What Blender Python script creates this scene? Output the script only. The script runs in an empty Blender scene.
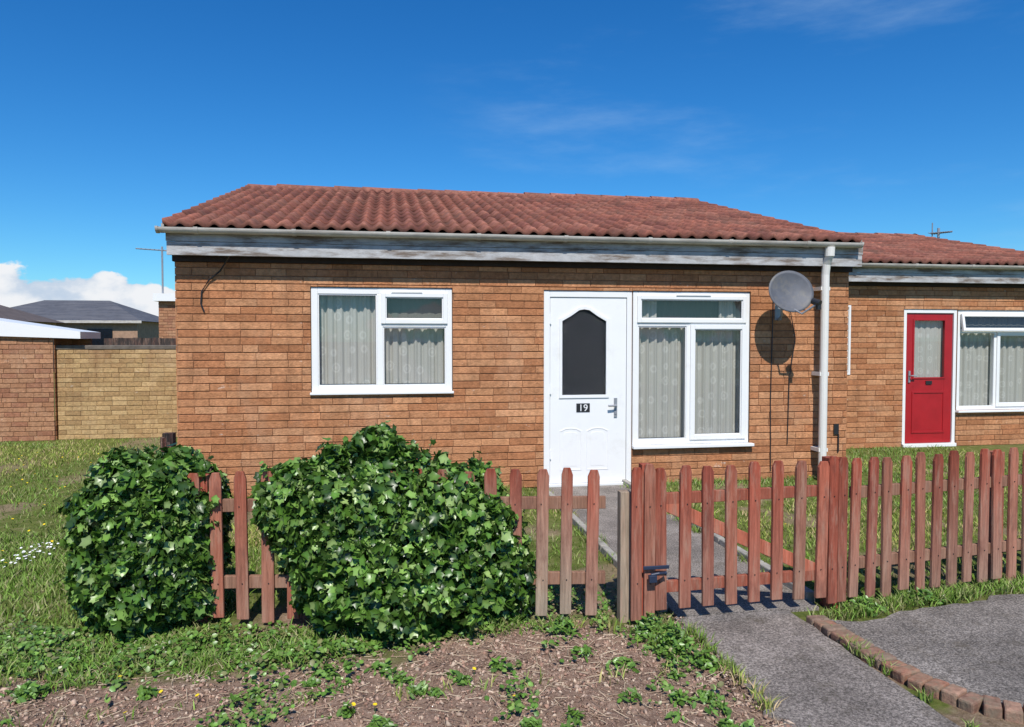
import bpy, bmesh, math, random
import numpy as np
from mathutils import Vector, Matrix
random.seed(7); rng=np.random.default_rng(7)
scene=bpy.context.scene
R=math.radians

# ---------------------------------------------------------------- helpers
def link(o,parent=None):
    scene.collection.objects.link(o)
    if parent: o.parent=parent
    return o
def empty(name):
    o=bpy.data.objects.new(name,None); o.empty_display_size=.2
    return link(o)
def mesh_obj(name,verts,faces,mat=None,parent=None,colors=None,smooth=False,bevel=0,weather=None):
    me=bpy.data.meshes.new(name)
    if isinstance(faces,np.ndarray):
        V=np.asarray(verts,dtype=np.float32); k=faces.shape[1]; m=len(faces)
        me.vertices.add(len(V)); me.vertices.foreach_set('co',V.ravel())
        me.loops.add(m*k); me.loops.foreach_set('vertex_index',faces.astype(np.int32).ravel())
        me.polygons.add(m); me.polygons.foreach_set('loop_start',np.arange(0,m*k,k,dtype=np.int32))
        try: me.polygons.foreach_set('loop_total',np.full(m,k,dtype=np.int32))
        except Exception: pass
        me.update(calc_edges=True); me.validate()
    else:
        me.from_pydata([tuple(v) for v in verts],[],[tuple(f) for f in faces]); me.update()
    if colors is not None:
        a=me.color_attributes.new('Col','FLOAT_COLOR','POINT')
        c=np.asarray(colors,dtype=np.float32)
        if c.shape[1]==3: c=np.hstack([c,np.ones((len(c),1),dtype=np.float32)])
        a.data.foreach_set('color',c.ravel())
    if mat: me.materials.append(mat)
    if smooth: me.polygons.foreach_set('use_smooth',[True]*len(me.polygons))
    o=bpy.data.objects.new(name,me); link(o,parent)
    if bevel:
        b=o.modifiers.new('b','BEVEL'); b.width=bevel; b.segments=2; b.limit_method='ANGLE'
    return o
class MB:
    def __init__(s): s.v=[];s.f=[];s.c=[]
    def add(s,vs,fs,col=(1,1,1)):
        n=len(s.v); s.v+= [tuple(v) for v in vs]; s.f+=[tuple(i+n for i in f) for f in fs]; s.c+=[tuple(col)]*len(vs)
    def box(s,x0,x1,y0,y1,z0,z1,col=(1,1,1),M=None):
        vs=[Vector(p) for p in ((x0,y0,z0),(x1,y0,z0),(x1,y1,z0),(x0,y1,z0),(x0,y0,z1),(x1,y0,z1),(x1,y1,z1),(x0,y1,z1))]
        if M is not None: vs=[M@v for v in vs]
        s.add(vs,[(0,3,2,1),(4,5,6,7),(0,1,5,4),(1,2,6,5),(2,3,7,6),(3,0,4,7)],col)
    def prism(s,pts,y0,y1,col=(1,1,1),M=None):
        n=len(pts); vs=[Vector((x,y0,z)) for x,z in pts]+[Vector((x,y1,z)) for x,z in pts]
        if M is not None: vs=[M@v for v in vs]
        fs=[tuple(range(n)),tuple(range(2*n-1,n-1,-1))]+[(i,i+n,(i+1)%n+n,(i+1)%n) for i in range(n)]
        s.add(vs,fs,col)
    def frame(s,x0,x1,z0,z1,t,y0,y1,col=(1,1,1)):
        s.box(x0,x0+t,y0,y1,z0,z1,col); s.box(x1-t,x1,y0,y1,z0,z1,col)
        s.box(x0+t,x1-t,y0,y1,z0,z0+t,col); s.box(x0+t,x1-t,y0,y1,z1-t,z1,col)
    def pane(s,x0,x1,y,z0,z1,M=None):
        vs=[Vector(p) for p in ((x0,y,z0),(x1,y,z0),(x1,y,z1),(x0,y,z1))]
        if M is not None: vs=[M@v for v in vs]
        s.add(vs,[(0,1,2,3)])
    def tube(s,pts,r,n=10,col=(1,1,1)):
        pts=[Vector(p) for p in pts]; base=len(s.v)
        for i,p in enumerate(pts):
            d=(pts[min(i+1,len(pts)-1)]-pts[max(i-1,0)]).normalized()
            a=Vector((0,0,1)) if abs(d.z)<.9 else Vector((1,0,0))
            u=d.cross(a).normalized(); w=d.cross(u)
            for k in range(n):
                t=2*math.pi*k/n; s.v.append(tuple(p+r*(math.cos(t)*u+math.sin(t)*w))); s.c.append(tuple(col))
        for i in range(len(pts)-1):
            for k in range(n):
                a=base+i*n+k; b=base+i*n+(k+1)%n; s.f.append((a,b,b+n,a+n))
        s.f.append(tuple(base+k for k in range(n))); e=base+(len(pts)-1)*n; s.f.append(tuple(e+n-1-k for k in range(n)))
    def obj(s,name,mat,parent=None,**k):
        return mesh_obj(name,s.v,s.f,mat,parent,colors=s.c,**k)

_g=np.random.default_rng(3).random((256,256))
def vnoise(x,y):
    x=np.asarray(x,float); y=np.asarray(y,float)
    xi=np.floor(x).astype(int); yi=np.floor(y).astype(int); fx=x-xi; fy=y-yi
    fx=fx*fx*(3-2*fx); fy=fy*fy*(3-2*fy)
    a=_g[xi%256,yi%256]; b=_g[(xi+1)%256,yi%256]; c=_g[xi%256,(yi+1)%256]; d=_g[(xi+1)%256,(yi+1)%256]
    return (a*(1-fx)+b*fx)*(1-fy)+(c*(1-fx)+d*fx)*fy
def fbm(x,y,o=4):
    s=0;a=.5;t=0
    for i in range(o):
        s=s+a*vnoise(x*2**i+17*i,y*2**i+31*i); t+=a; a*=.5
    return s/t
def sstep(a,b,x):
    t=np.clip((x-a)/(b-a),0,1); return t*t*(3-2*t)

# ---------------------------------------------------------------- materials
def newmat(name):
    m=bpy.data.materials.new(name); m.use_nodes=True; nt=m.node_tree
    return m,nt,nt.nodes,nt.links,nt.nodes['Principled BSDF']
def noise(nt,scale,detail=4,rough=.6,stretch=None):
    n=nt.nodes.new('ShaderNodeTexNoise'); n.inputs['Scale'].default_value=scale; n.inputs['Detail'].default_value=detail; n.inputs['Roughness'].default_value=rough
    g=nt.nodes.new('ShaderNodeNewGeometry'); vec=g.outputs['Position']
    if stretch:
        mp=nt.nodes.new('ShaderNodeMapping'); mp.inputs['Scale'].default_value=stretch; nt.links.new(vec,mp.inputs[0]); vec=mp.outputs[0]
    nt.links.new(vec,n.inputs['Vector']); return n
def ramp(nt,src,stops):
    r=nt.nodes.new('ShaderNodeValToRGB'); e=r.color_ramp.elements
    while len(e)<len(stops): e.new(.5)
    for i,(p,c) in enumerate(stops):
        e[i].position=p; e[i].color=(c,c,c,1) if isinstance(c,(int,float)) else (*c,1)
    nt.links.new(src,r.inputs['Fac']); return r
def mix(nt,a,b,f,mode='MIX'):
    m=nt.nodes.new('ShaderNodeMix'); m.data_type='RGBA'; m.blend_type=mode
    for s,v in ((6,a),(7,b)):
        if hasattr(v,'links'): nt.links.new(v,m.inputs[s])
        else: m.inputs[s].default_value=(*v,1)
    if hasattr(f,'links'): nt.links.new(f,m.inputs[0])
    else: m.inputs[0].default_value=f
    return m.outputs[2]
def bump(nt,src,bs,strength=.3,dist=.01):
    b=nt.nodes.new('ShaderNodeBump'); b.inputs['Strength'].default_value=strength; b.inputs['Distance'].default_value=dist
    nt.links.new(src,b.inputs['Height']); nt.links.new(b.outputs[0],bs.inputs['Normal'])
def simple(name,col,rough=.6,var=.15,scale=8,bmp=0,metal=0,dirt=None,dscale=2.5,dlo=.5,dhi=.7,dst=None):
    m,nt,n,l,bs=newmat(name)
    a=noise(nt,scale,4)
    r=ramp(nt,a.outputs[0],[(.3,tuple(c*(1-var) for c in col)),(.7,tuple(min(1,c*(1+var)) for c in col))])
    out=r.outputs[0]
    if dirt:
        d=noise(nt,dscale,7,.7,dst); dr=ramp(nt,d.outputs[0],[(dlo,0.0),(dhi,1.0)])
        out=mix(nt,out,dirt,dr.outputs[0])
    l.new(out,bs.inputs['Base Color']); bs.inputs['Roughness'].default_value=rough; bs.inputs['Metallic'].default_value=metal
    if bmp:
        b=noise(nt,scale*6,3); bump(nt,b.outputs[0],bs,bmp,.01)
    return m
def attrmat(name,rough=.8,nscale=25,nlo=.7,nhi=1.2,bmp=.4,bscale=120,extras=(),spec=.3,bdist=.006,transl=0,stretch=None):
    m,nt,n,l,bs=newmat(name)
    a=n.new('ShaderNodeVertexColor'); a.layer_name='Col'; out=a.outputs[0]
    if nscale:
        ns=noise(nt,nscale,4,.7,stretch); r=ramp(nt,ns.outputs[0],[(.3,nlo),(.7,nhi)])
        out=mix(nt,out,r.outputs[0],1.0,'MULTIPLY')
    for (col,sc,lo,hi,amt,st) in extras:
        d=noise(nt,sc,5,.7,st); dr=ramp(nt,d.outputs[0],[(lo,0.0),(hi,amt)])
        out=mix(nt,out,col,dr.outputs[0])
    l.new(out,bs.inputs['Base Color']); bs.inputs['Roughness'].default_value=rough
    bs.inputs['Specular IOR Level'].default_value=spec
    if bmp:
        b=noise(nt,bscale,3,.6,stretch); bump(nt,b.outputs[0],bs,bmp,bdist)
    if transl:
        t=n.new('ShaderNodeBsdfTranslucent'); l.new(out,t.inputs[0]); mx=n.new('ShaderNodeMixShader'); mx.inputs[0].default_value=transl
        l.new(bs.outputs[0],mx.inputs[1]); l.new(t.outputs[0],mx.inputs[2]); l.new(mx.outputs[0],n['Material Output'].inputs[0])
    return m
M_brick=attrmat('brick',.92,24,.70,1.2,.95,60,(((.17,.08,.04),6,.60,.82,.40,None),((.64,.43,.28),1.3,.54,.76,.34,(1,1,.6)),((.21,.095,.045),1.0,.52,.72,.50,(3.2,3.2,.7)),((.16,.075,.04),1.0,.58,.72,.45,(11,11,1.1)),((.80,.72,.62),1.0,.66,.76,.6,(9,9,13))),.15,.009)
M_mortar=simple('mortar',(.26,.13,.07),.95,.25,30,.4)
M_mortar_y=simple('mortar_yellow',(.40,.27,.14),.95,.2,30,.4)
M_tile=attrmat('roof_tile',.85,14,.6,1.3,.5,80,(((.10,.065,.05),2.5,.5,.74,.6,None),((.36,.24,.17),9,.62,.8,.35,None)),.2)
M_upvc=simple('white_upvc',(.80,.80,.79),.35,.02,3,0,0,(.68,.67,.62),3,.55,.85)
M_gutter=simple('gutter_plastic',(.52,.49,.44),.5,.12,6,0,0,(.28,.24,.20),5,.48,.75,(.5,1,3))
M_pipe=simple('downpipe_white',(.74,.72,.67),.4,.04,4,0,0,(.6,.56,.48),2,.5,.8)
M_fascia=simple('weathered_fascia',(.42,.42,.42),.85,.15,9,.3,0,(.16,.125,.10),4.5,.46,.62,(.45,1,2.6))
M_dark=simple('dark_brown',(.035,.022,.018),.8,.3,12,.3)
M_black=simple('black_plastic',(.02,.02,.022),.4,.1)
M_steel=simple('grey_metal',(.33,.34,.36),.45,.1,10,0,.4)
M_dish=simple('dish_grey',(.095,.10,.115),.6,.12,14,0,0,(.16,.15,.13),6,.5,.7)
M_red=simple('red_paint',(.36,.012,.018),.35,.1,5)
M_wood=attrmat('fence_stain',.85,1.0,.58,1.28,.8,2.2,(((.40,.25,.18),1.0,.50,.68,.60,(22,22,3.2)),((.12,.045,.035),1.0,.54,.72,.7,(7,7,2.2)),),.12,.006,0,(75,75,4))
M_leaf=attrmat('ivy_leaf',.36,0,.8,1.2,0,10,(),.5,transl=.18)
M_grass=attrmat('grass_blade',.6,0,.75,1.25,0,10,(),.25)
M_chip=attrmat('soil_debris',.95,0,.7,1.2,0,10,(),.1)
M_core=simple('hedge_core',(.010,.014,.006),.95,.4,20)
M_room=simple('room_wall',(.30,.28,.25),.9,.05)
M_conc=simple('concrete',(.34,.32,.28),.9,.2,20,.4,0,(.17,.16,.13),4,.5,.7)

def asphalt(name,base,spk):
    m,nt,n,l,bs=newmat(name)
    a=noise(nt,95,4,.8); r=ramp(nt,a.outputs[0],[(.38,tuple(c*.4 for c in base)),(.5,base),(.62,spk)])
    b=noise(nt,2.2,7,.7); rb=ramp(nt,b.outputs[0],[(.35,.62),(.68,1.25)])
    out=mix(nt,r.outputs[0],rb.outputs[0],1.0,'MULTIPLY')
    moss=noise(nt,5,7,.75); rm=ramp(nt,moss.outputs[0],[(.53,0.0),(.70,.6)])
    out=mix(nt,out,(.12,.10,.07),rm.outputs[0])
    l.new(out,bs.inputs['Base Color']); bs.inputs['Roughness'].default_value=.95; bs.inputs['Specular IOR Level'].default_value=.15
    bump(nt,a.outputs[0],bs,1.0,.014); return m
M_path=asphalt('path_asphalt',(.30,.262,.23),(.56,.49,.43))
M_tarmac=asphalt('tarmac',(.26,.232,.205),(.50,.445,.39))

M_ground,nt,n,l,bs=newmat('ground_mat')
a=n.new('ShaderNodeVertexColor'); a.layer_name='Col'; sep=n.new('ShaderNodeSeparateColor'); l.new(a.outputs[0],sep.inputs[0])
g1=noise(nt,9,7,.75); gr=ramp(nt,g1.outputs[0],[(.3,(.055,.075,.02)),(.5,(.13,.16,.035)),(.68,(.24,.21,.10))])
s1=noise(nt,38,7,.8); sr=ramp(nt,s1.outputs[0],[(.3,(.12,.07,.05)),(.48,(.29,.19,.138)),(.66,(.47,.34,.255))])
s2=noise(nt,3,5,.6); sr2=ramp(nt,s2.outputs[0],[(.35,.75),(.65,1.2)])
so=mix(nt,sr.outputs[0],sr2.outputs[0],1.0,'MULTIPLY')
out=mix(nt,gr.outputs[0],so,sep.outputs[0]); l.new(out,bs.inputs['Base Color']); bs.inputs['Roughness'].default_value=.95
bs.inputs['Specular IOR Level'].default_value=.1
bump(nt,s1.outputs[0],bs,.9,.02)

M_glass,nt,n,l,bs=newmat('window_glass')
n.remove(bs); tr=n.new('ShaderNodeBsdfTransparent'); tr.inputs[0].default_value=(.94,.955,.945,1)
gl=n.new('ShaderNodeBsdfGlossy'); gl.inputs['Roughness'].default_value=.015
lw=n.new('ShaderNodeLayerWeight'); pw=n.new('ShaderNodeMath'); pw.operation='POWER'; pw.inputs[1].default_value=4; l.new(lw.outputs['Facing'],pw.inputs[0])
mr_=n.new('ShaderNodeMapRange'); mr_.inputs[3].default_value=.07; mr_.inputs[4].default_value=.9; l.new(pw.outputs[0],mr_.inputs[0])
mx=n.new('ShaderNodeMixShader'); l.new(mr_.outputs[0],mx.inputs[0]); l.new(tr.outputs[0],mx.inputs[1]); l.new(gl.outputs[0],mx.inputs[2])
l.new(mx.outputs[0],n['Material Output'].inputs[0])
M_blackglass=simple('obscured_glass',(.007,.008,.011),.15,.3,90,.6)
def curtain_mat(name,base,dot,dots=True):
    m,nt,n,l,bs=newmat(name)
    g=n.new('ShaderNodeNewGeometry'); mp=n.new('ShaderNodeMapping'); mp.inputs['Scale'].default_value=(7,0,5.6); l.new(g.outputs['Position'],mp.inputs[0])
    v=n.new('ShaderNodeTexVoronoi'); v.inputs['Scale'].default_value=1; v.inputs['Randomness'].default_value=.35; l.new(mp.outputs[0],v.inputs['Vector'])
    r=ramp(nt,v.outputs['Distance'],[(.05,dot),(.17,base),(.24,dot),(.33,base)] if dots else [(0,base),(1,base)])
    f=noise(nt,300,2); fr_=ramp(nt,f.outputs[0],[(.3,.8),(.7,1.1)])
    out=mix(nt,r.outputs[0],fr_.outputs[0],1.0,'MULTIPLY')
    l.new(out,bs.inputs['Base Color']); bs.inputs['Roughness'].default_value=.95; return m
M_curt=curtain_mat('net_curtain',(.44,.43,.395),(.55,.54,.505))
M_blind=curtain_mat('dark_blind',(.15,.155,.135),(.1,.1,.1),False)

# ---------------------------------------------------------------- brickwork
def subtract(rects,op):
    out=[]
    a0,a1,b0,b1=op
    for (x0,x1,z0,z1) in rects:
        if a0>=x1 or a1<=x0 or b0>=z1 or b1<=z0: out.append((x0,x1,z0,z1)); continue
        if x0<a0: out.append((x0,a0,z0,z1))
        if x1>a1: out.append((a1,x1,z0,z1))
        m0,m1=max(x0,a0),min(x1,a1)
        if z0<b0: out.append((m0,m1,z0,b0))
        if z1>b1: out.append((m0,m1,b1,z1))
    return out
def brick_wall(name,o,ud,nd,length,z0,z1,openings,parent,L=.30,H=.0765,J=.0075,pal=None,mort=None,proud=.010,JV=.004):
    o=Vector(o);ud=Vector(ud);nd=Vector(nd); B=MB()
    P=lambda u,z,d: o+ud*u+Vector((0,0,z))+nd*d
    row=0; z=z0
    while z<z1-.01:
        u=-L*(.5 if row%2 else 0)+random.uniform(-.012,.012)
        rowk=random.uniform(.92,1.05)
        while u<length:
            w=L+random.uniform(-.006,.006)
            if random.random()<.06: w=L*.5
            r=[(max(u,0)+ (JV/2 if u>0 else 0),min(u+w,length)-(JV/2 if u+w<length else 0),z+J/2,min(z+H,z1)-J/2)]
            for op in openings: r=subtract(r,op)
            base=random.choice(pal); k=random.uniform(.89,1.09)*rowk; col=tuple(c*k for c in base)
            for (a,b,c,d) in r:
                if b-a<.012 or d-c<.012: continue
                e=.004; dd=proud+random.uniform(-.003,.003); j=[random.uniform(-.002,.002) for _ in range(8)]
                vs=[P(a,c,0),P(b,c,0),P(b,d,0),P(a,d,0),
                    P(a,c,dd-e),P(b,c,dd-e),P(b,d,dd-e),P(a,d,dd-e),
                    P(a+e*.5+j[0]*.4,c+e+j[1],dd),P(b-e*.5+j[2]*.4,c+e+j[3],dd),P(b-e*.5+j[4]*.4,d-e+j[5],dd),P(a+e*.5+j[6]*.4,d-e+j[7],dd)]
                fs=[(8,9,10,11)]
                for i in range(4):
                    q=(i+1)%4; fs+=[(i,q,4+q,4+i),(4+i,4+q,8+q,8+i)]
                B.add(vs,fs,col)
            u+=w
        z+=H; row+=1
    B.obj(name,M_brick,parent)
    r=[(0,length,z0,z1)]
    for op in openings: r=subtract(r,op)
    Q=MB()
    for (a,b,c,d) in r: Q.add([P(a,c,0),P(b,c,0),P(b,d,0),P(a,d,0)],[(0,1,2,3)])
    for (a,b,c,d) in openings:
        t=-.12
        Q.add([P(a,c,0.008),P(a,d,0.008),P(a,d,t),P(a,c,t)],[(0,1,2,3)]); Q.add([P(b,c,0.008),P(b,d,0.008),P(b,d,t),P(b,c,t)],[(0,1,2,3)])
        Q.add([P(a,c,0.008),P(b,c,0.008),P(b,c,t),P(a,c,t)],[(0,1,2,3)]); Q.add([P(a,d,0.008),P(b,d,0.008),P(b,d,t),P(a,d,t)],[(0,1,2,3)])
    Q.obj(name+'_mortar',mort or M_mortar,parent)
PAL=[(.50,.232,.112),(.53,.255,.125),(.46,.208,.098),(.55,.275,.14),(.445,.19,.088),(.51,.24,.118),(.41,.175,.08)]
PALR=[(.42,.215,.12),(.38,.185,.10),(.45,.235,.13),(.34,.155,.09)]
PALY=[(.49,.325,.155),(.45,.29,.135),(.51,.345,.17),(.42,.265,.125)]

def roof_slope(name,x0,x1,ye,ze,yr,zr,parent,rows=13,rp=.155):
    nx=int((x1-x0)/rp*8)+1; xs=np.linspace(x0,x1,nx); ph=2*np.pi*(xs-x0)/rp
    prof=.048*(0.5+0.5*np.cos(ph))**1.1
    V=[];C=[];Fc=[]
    sl=np.array([yr-ye,zr-ze]); Ls=np.hypot(*sl); d=sl/Ls; nrm=np.array([-d[1],d[0]]) if d[0]>0 else np.array([d[1],-d[0]])
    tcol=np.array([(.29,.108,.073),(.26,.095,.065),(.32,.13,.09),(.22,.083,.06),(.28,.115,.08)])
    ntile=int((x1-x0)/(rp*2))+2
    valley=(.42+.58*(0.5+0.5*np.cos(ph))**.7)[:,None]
    for r in range(rows):
        t0=r*Ls/rows; t1=(r+1)*Ls/rows+.02
        ti=np.minimum(((xs-x0)/(rp*2)+1e-6).astype(int),ntile-1)
        tj=rng.uniform(-.0015,.002,ntile)[ti]; tc=tcol[rng.integers(0,len(tcol),ntile)][ti]*rng.uniform(.82,1.13,(ntile,1))[ti]
        for (t,h,a) in ((t0,-.005,0),(t0,.016,1),(t0+.006,.021,1),(t1,.002,1)):
            hh=h+prof*(1 if a else .9)+tj*a
            if a==0: hh=h+prof*.9-.014
            yy=ye+d[0]*t+nrm[0]*hh; zz=ze+d[1]*t+nrm[1]*hh
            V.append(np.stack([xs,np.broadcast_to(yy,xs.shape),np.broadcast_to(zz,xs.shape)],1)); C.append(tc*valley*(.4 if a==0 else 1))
    V=np.concatenate(V);C=np.concatenate(C)
    for r in range(rows):
        for k in range(3):
            a=(r*4+k)*nx+np.arange(nx-1); Fc.append(np.stack([a,a+1,a+1+nx,a+nx],1))
    F=np.concatenate(Fc)
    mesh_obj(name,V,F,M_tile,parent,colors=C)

def house(name,x0,x1,yw,depth,openings,ridge_y,ridge_z,rx0,rx1,eave_z=2.68,bt=2.35):
    H=empty(name)
    ops=[(a-x0,b-x0,c,d) for a,b,c,d in openings]
    brick_wall('front_wall',(x0,yw,0),(1,0,0),(0,-1,0),x1-x0,0,bt,ops,H,pal=PAL)
    yb=yw+depth; ey=yw-.27
    for nm,xx,nx_ in (('side_wall_left',x0,-1),('side_wall_right',x1,1)):
        B=MB()
        B.add([(xx,yw,0),(xx,yb,0),(xx,yb,eave_z-.1),(xx,ridge_y,ridge_z-.08),(xx,yw,eave_z-.1)],[(0,1,2,3,4)])
        B.obj(nm+'_mortar',M_mortar,H)
        brickB=MB(); row=0; z=0
        while z<ridge_z-.15:
            y=yw-.30*(.5 if row%2 else 0)
            while y<yb:
                a=max(y,yw)+.003; b=min(y+.30,yb)-.003; zt=z+.069
                lim=min(eave_z-.1+(ridge_z-eave_z)*(1-abs(q-ridge_y)/(ridge_y-yw)) for q in (a,b))
                if b-a>.03 and zt<lim:
                    c=random.choice(PAL);k=random.uniform(.9,1.08)
                    brickB.box(min(xx,xx+nx_*.010),max(xx,xx+nx_*.010),a,b,z+.004,zt+.004,tuple(q*k for q in c))
                y+=.30
            z+=.0765;row+=1
        brickB.obj(nm,M_brick,H)
    B=MB(); B.box(x0+.01,x1-.01,yb,yb+.1,0,2.4); B.obj('back_wall',M_mortar,H)
    B=MB(); B.box(x0+.05,x1-.05,yw+1.6,yw+1.65,0,2.3); B.box(x0+.05,x1-.05,yw+.13,yw+1.6,2.3,2.33); B.box(x0+.05,x1-.05,yw+.13,yw+1.6,0.02,.06); B.obj('interior',M_room,H)
    B=MB(); B.box(x0-.02,x1+.02,yw-.05,yw+.1,bt,bt+.09); B.box(x0-.02,x1+.02,yw-.165,yw+.05,bt+.095,bt+.12); B.obj('soffit',M_dark,H)  # very dark brown strip and board below the fascia
    B=MB(); B.box(x0-.03,x1+.04,yw-.19,yw-.166,bt+.045,bt+.175); B.box(x0-.035,x1+.045,yw-.198,yw-.166,bt+.178,bt+.27); B.obj('fascia_board',M_fascia,H,bevel=.003)
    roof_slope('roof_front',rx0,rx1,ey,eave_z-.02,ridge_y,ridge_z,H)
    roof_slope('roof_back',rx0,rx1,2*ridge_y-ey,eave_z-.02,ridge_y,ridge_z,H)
    B=MB()
    for s in (-1,1):
        ye=ridge_y+s*(ridge_y-ey-.02)
        B.add([(rx0+.01,ye,eave_z-.045),(rx1-.01,ye,eave_z-.045),(rx1-.01,ridge_y,ridge_z-.035),(rx0+.01,ridge_y,ridge_z-.035)],[(0,1,2,3)])
    B.obj('roof_underlay',M_dark,H)
    B=MB()
    for xx in (rx0,rx1):
        for s in (-1,1):
            ye=ridge_y+s*(ridge_y-ey)
            vs=[]
            for dx in (-.012,.012):
                for (y,z) in ((ye,eave_z-.09),(ye,eave_z+.0),(ridge_y,ridge_z+.015),(ridge_y,ridge_z-.08)): vs.append((xx+dx,y,z))
            B.add(vs,[(0,1,2,3),(7,6,5,4),(0,4,5,1),(1,5,6,2),(2,6,7,3),(3,7,4,0)])
    B.obj('verge',M_conc,H)
    B=MB(); x=rx0-.02
    while x<rx1:
        xe=min(x+.44,rx1+.02); k=random.uniform(.75,1.15); c=(.29*k,.12*k,.085*k); n_=10; jz=random.uniform(-.008,.008)
        vs=[]
        for xx,rr in ((x,.124),(xe,.110)):
            for i in range(n_+1):
                t=math.pi*i/n_; vs.append((xx,ridge_y-rr*math.cos(t),ridge_z-.04+jz+rr*.9*math.sin(t)))
        fs=[(i,i+1,i+n_+2,i+n_+1) for i in range(n_)]+[tuple(range(n_+1))]
        B.add(vs,fs,c); x+=.43
    B.obj('ridge_tiles',M_tile,H)
    B=MB(); gy=yw-.255; gz=bt+.295; rr=.052; n_=12; vs=[]; gx0,gx1=rx0-.05,rx1+.0
    for xx in (gx0,gx1):
        for r_ in (rr,rr-.006):
            for i in range(n_+1):
                t=math.pi+math.pi*i/n_; vs.append((xx,gy+r_*math.cos(t),gz+r_*math.sin(t)))
    k=n_+1; fs=[]
    for i in range(n_):
        fs.append((i,i+1,2*k+i+1,2*k+i)); fs.append((k+i,k+i+1,3*k+i+1,3*k+i)); fs.append((i,i+1,k+i+1,k+i)); fs.append((2*k+i,2*k+i+1,3*k+i+1,3*k+i))
    fs+= [(0,k,3*k,2*k),(k-1,2*k-1,4*k-1,3*k-1)]
    B.add(vs,fs)
    for xx in [gx0+.004,gx1-.004]+list(np.arange(gx0+.35,gx1,.9)):
        w=.012 if xx in (gx0+.004,gx1-.004) else .02
        vs=[(xx+s*w,gy+(rr+.005)*math.cos(math.pi+math.pi*i/n_),gz+(rr+.005)*math.sin(math.pi+math.pi*i/n_)+(.006 if i in(0,n_) else 0)) for s in (-1,1) for i in range(n_+1)]
        fs=[(i,i+1,k+i+1,k+i) for i in range(n_)]+[tuple(range(k)),tuple(range(2*k-1,k-1,-1))]
        B.add(vs,fs)
    B.obj('gutter',M_gutter,H)
    return H

def curtain(name,x0,x1,z0,z1,y,mat,parent,amp=.016,per=.11):
    xs=np.linspace(x0,x1,int((x1-x0)/.008)+2); zs=np.linspace(z0,z1,6)
    X,Z=np.meshgrid(xs,zs); Yv=y+amp*np.sin(2*np.pi*X/per+1.5*np.sin(X*9)+.3*Z)+amp*.5*np.sin(2*np.pi*X/(per*.43))
    V=np.stack([X.ravel(),Yv.ravel(),Z.ravel()],1); nx=len(xs)
    F=[]
    for r in range(len(zs)-1):
        a=r*nx+np.arange(nx-1); F.append(np.stack([a,a+1,a+1+nx,a+nx],1))
    mesh_obj(name,V,np.concatenate(F),mat,parent,smooth=True)

def casement(B,G,x0,x1,z0,z1,yf,t=.05,sash=True):
    if sash:
        B.frame(x0,x1,z0,z1,t,yf-.018,yf+.03)
        B.frame(x0+t,x1-t,z0+t,z1-t,.012,yf-.006,yf+.02)
        g=t+.012
    else:
        B.frame(x0,x1,z0,z1,.014,yf+.008,yf+.03); g=.014
    G.pane(x0+g-.003,x1-g+.003,yf+.010,z0+g-.003,z1-g+.003)
    K.frame(x0+g-.001,x1-g+.001,z0+g-.001,z1-g+.001,.004,yf+.004,yf+.009)

# ================================================================ MAIN HOUSE
YW=7.73; X0,X1=-2.065,5.167
W1=(-.785,.650,1.045,2.118); DR=(1.622,2.600,0.0,2.108); W2=(2.603,3.975,.40,2.112)
H=house('brick_house',X0,X1,YW,8.4,[W1,DR,W2],11.95,3.90,X0-.04,X1-.03)
B=MB();G=MB();K=MB(); yf=YW+.006
x0,x1,z0,z1=W1; B.frame(x0+.004,x1-.004,z0+.004,z1-.004,.065,yf,yf+.07)
xm=-.095; B.box(xm-.03,xm+.03,yf,yf+.07,z0+.069,z1-.069)
zt=1.74
B.box(xm+.03,x1-.069,yf,yf+.07,zt-.025,zt+.025)
casement(B,G,x0+.069,xm-.03,z0+.069,z1-.069,yf,.03,False)
casement(B,G,xm+.012,x1-.052,zt+.008,z1-.052,yf,.045)
casement(B,G,xm+.03,x1-.069,z0+.069,zt-.025,yf,.03,False)
B.box(x0-.01,x1+.01,YW-.045,yf+.02,z0-.022,z0+.003)
x0,x1,z0,z1=W2; x0+=.012; B.frame(x0,x1-.004,z0+.03,z1-.004,.06,yf,yf+.07)
zt=1.76; B.box(x0+.06,x1-.064,yf,yf+.07,zt-.03,zt+.03)
xm=3.26; B.box(xm-.03,xm+.03,yf,yf+.07,z0+.09,zt-.03)
casement(B,G,x0+.045,x1-.048,zt+.008,z1-.048,yf,.042)
casement(B,G,x0+.06,xm-.03,z0+.09,zt-.03,yf,.03,False)
casement(B,G,xm+.012,x1-.048,z0+.075,zt-.012,yf,.05)
B.box(x0-.01,x1+.03,YW-.075,yf+.03,z0-.005,z0+.027)
B.box(.02,.34,yf-.03,yf-.019,2.068,2.085); B.box(3.1,3.5,yf-.03,yf-.019,2.062,2.08)
x0,x1,z0,z1=DR; fy=yf-.004
B.box(x0+.002,x0+.07,fy,fy+.07,.03,z1-.002); B.box(x1-.055,x1+.008,fy,fy+.07,.03,z1-.002); B.box(x0+.07,x1-.055,fy,fy+.07,z1-.07,z1-.002)
B.box(x0+.002,x1+.008,fy-.03,fy+.1,.0,.03)
B.obj('window_frames',M_upvc,H,bevel=.004)
G.obj('window_glass',M_glass,H); K.obj('window_gaskets',M_black,H)
D=MB(); dx0,dx1=x0+.074,x1-.059; dz0,dz1=.034,z1-.074; dy=fy+.012
gx0,gx1,gz0,gz1=1.815,2.325,.975,1.92
D.box(dx0,gx0,dy,dy+.05,dz0,dz1); D.box(gx1,dx1,dy,dy+.05,dz0,dz1)
D.box(gx0,gx1,dy,dy+.05,dz0,gz0)
cx=(gx0+gx1)/2
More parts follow.
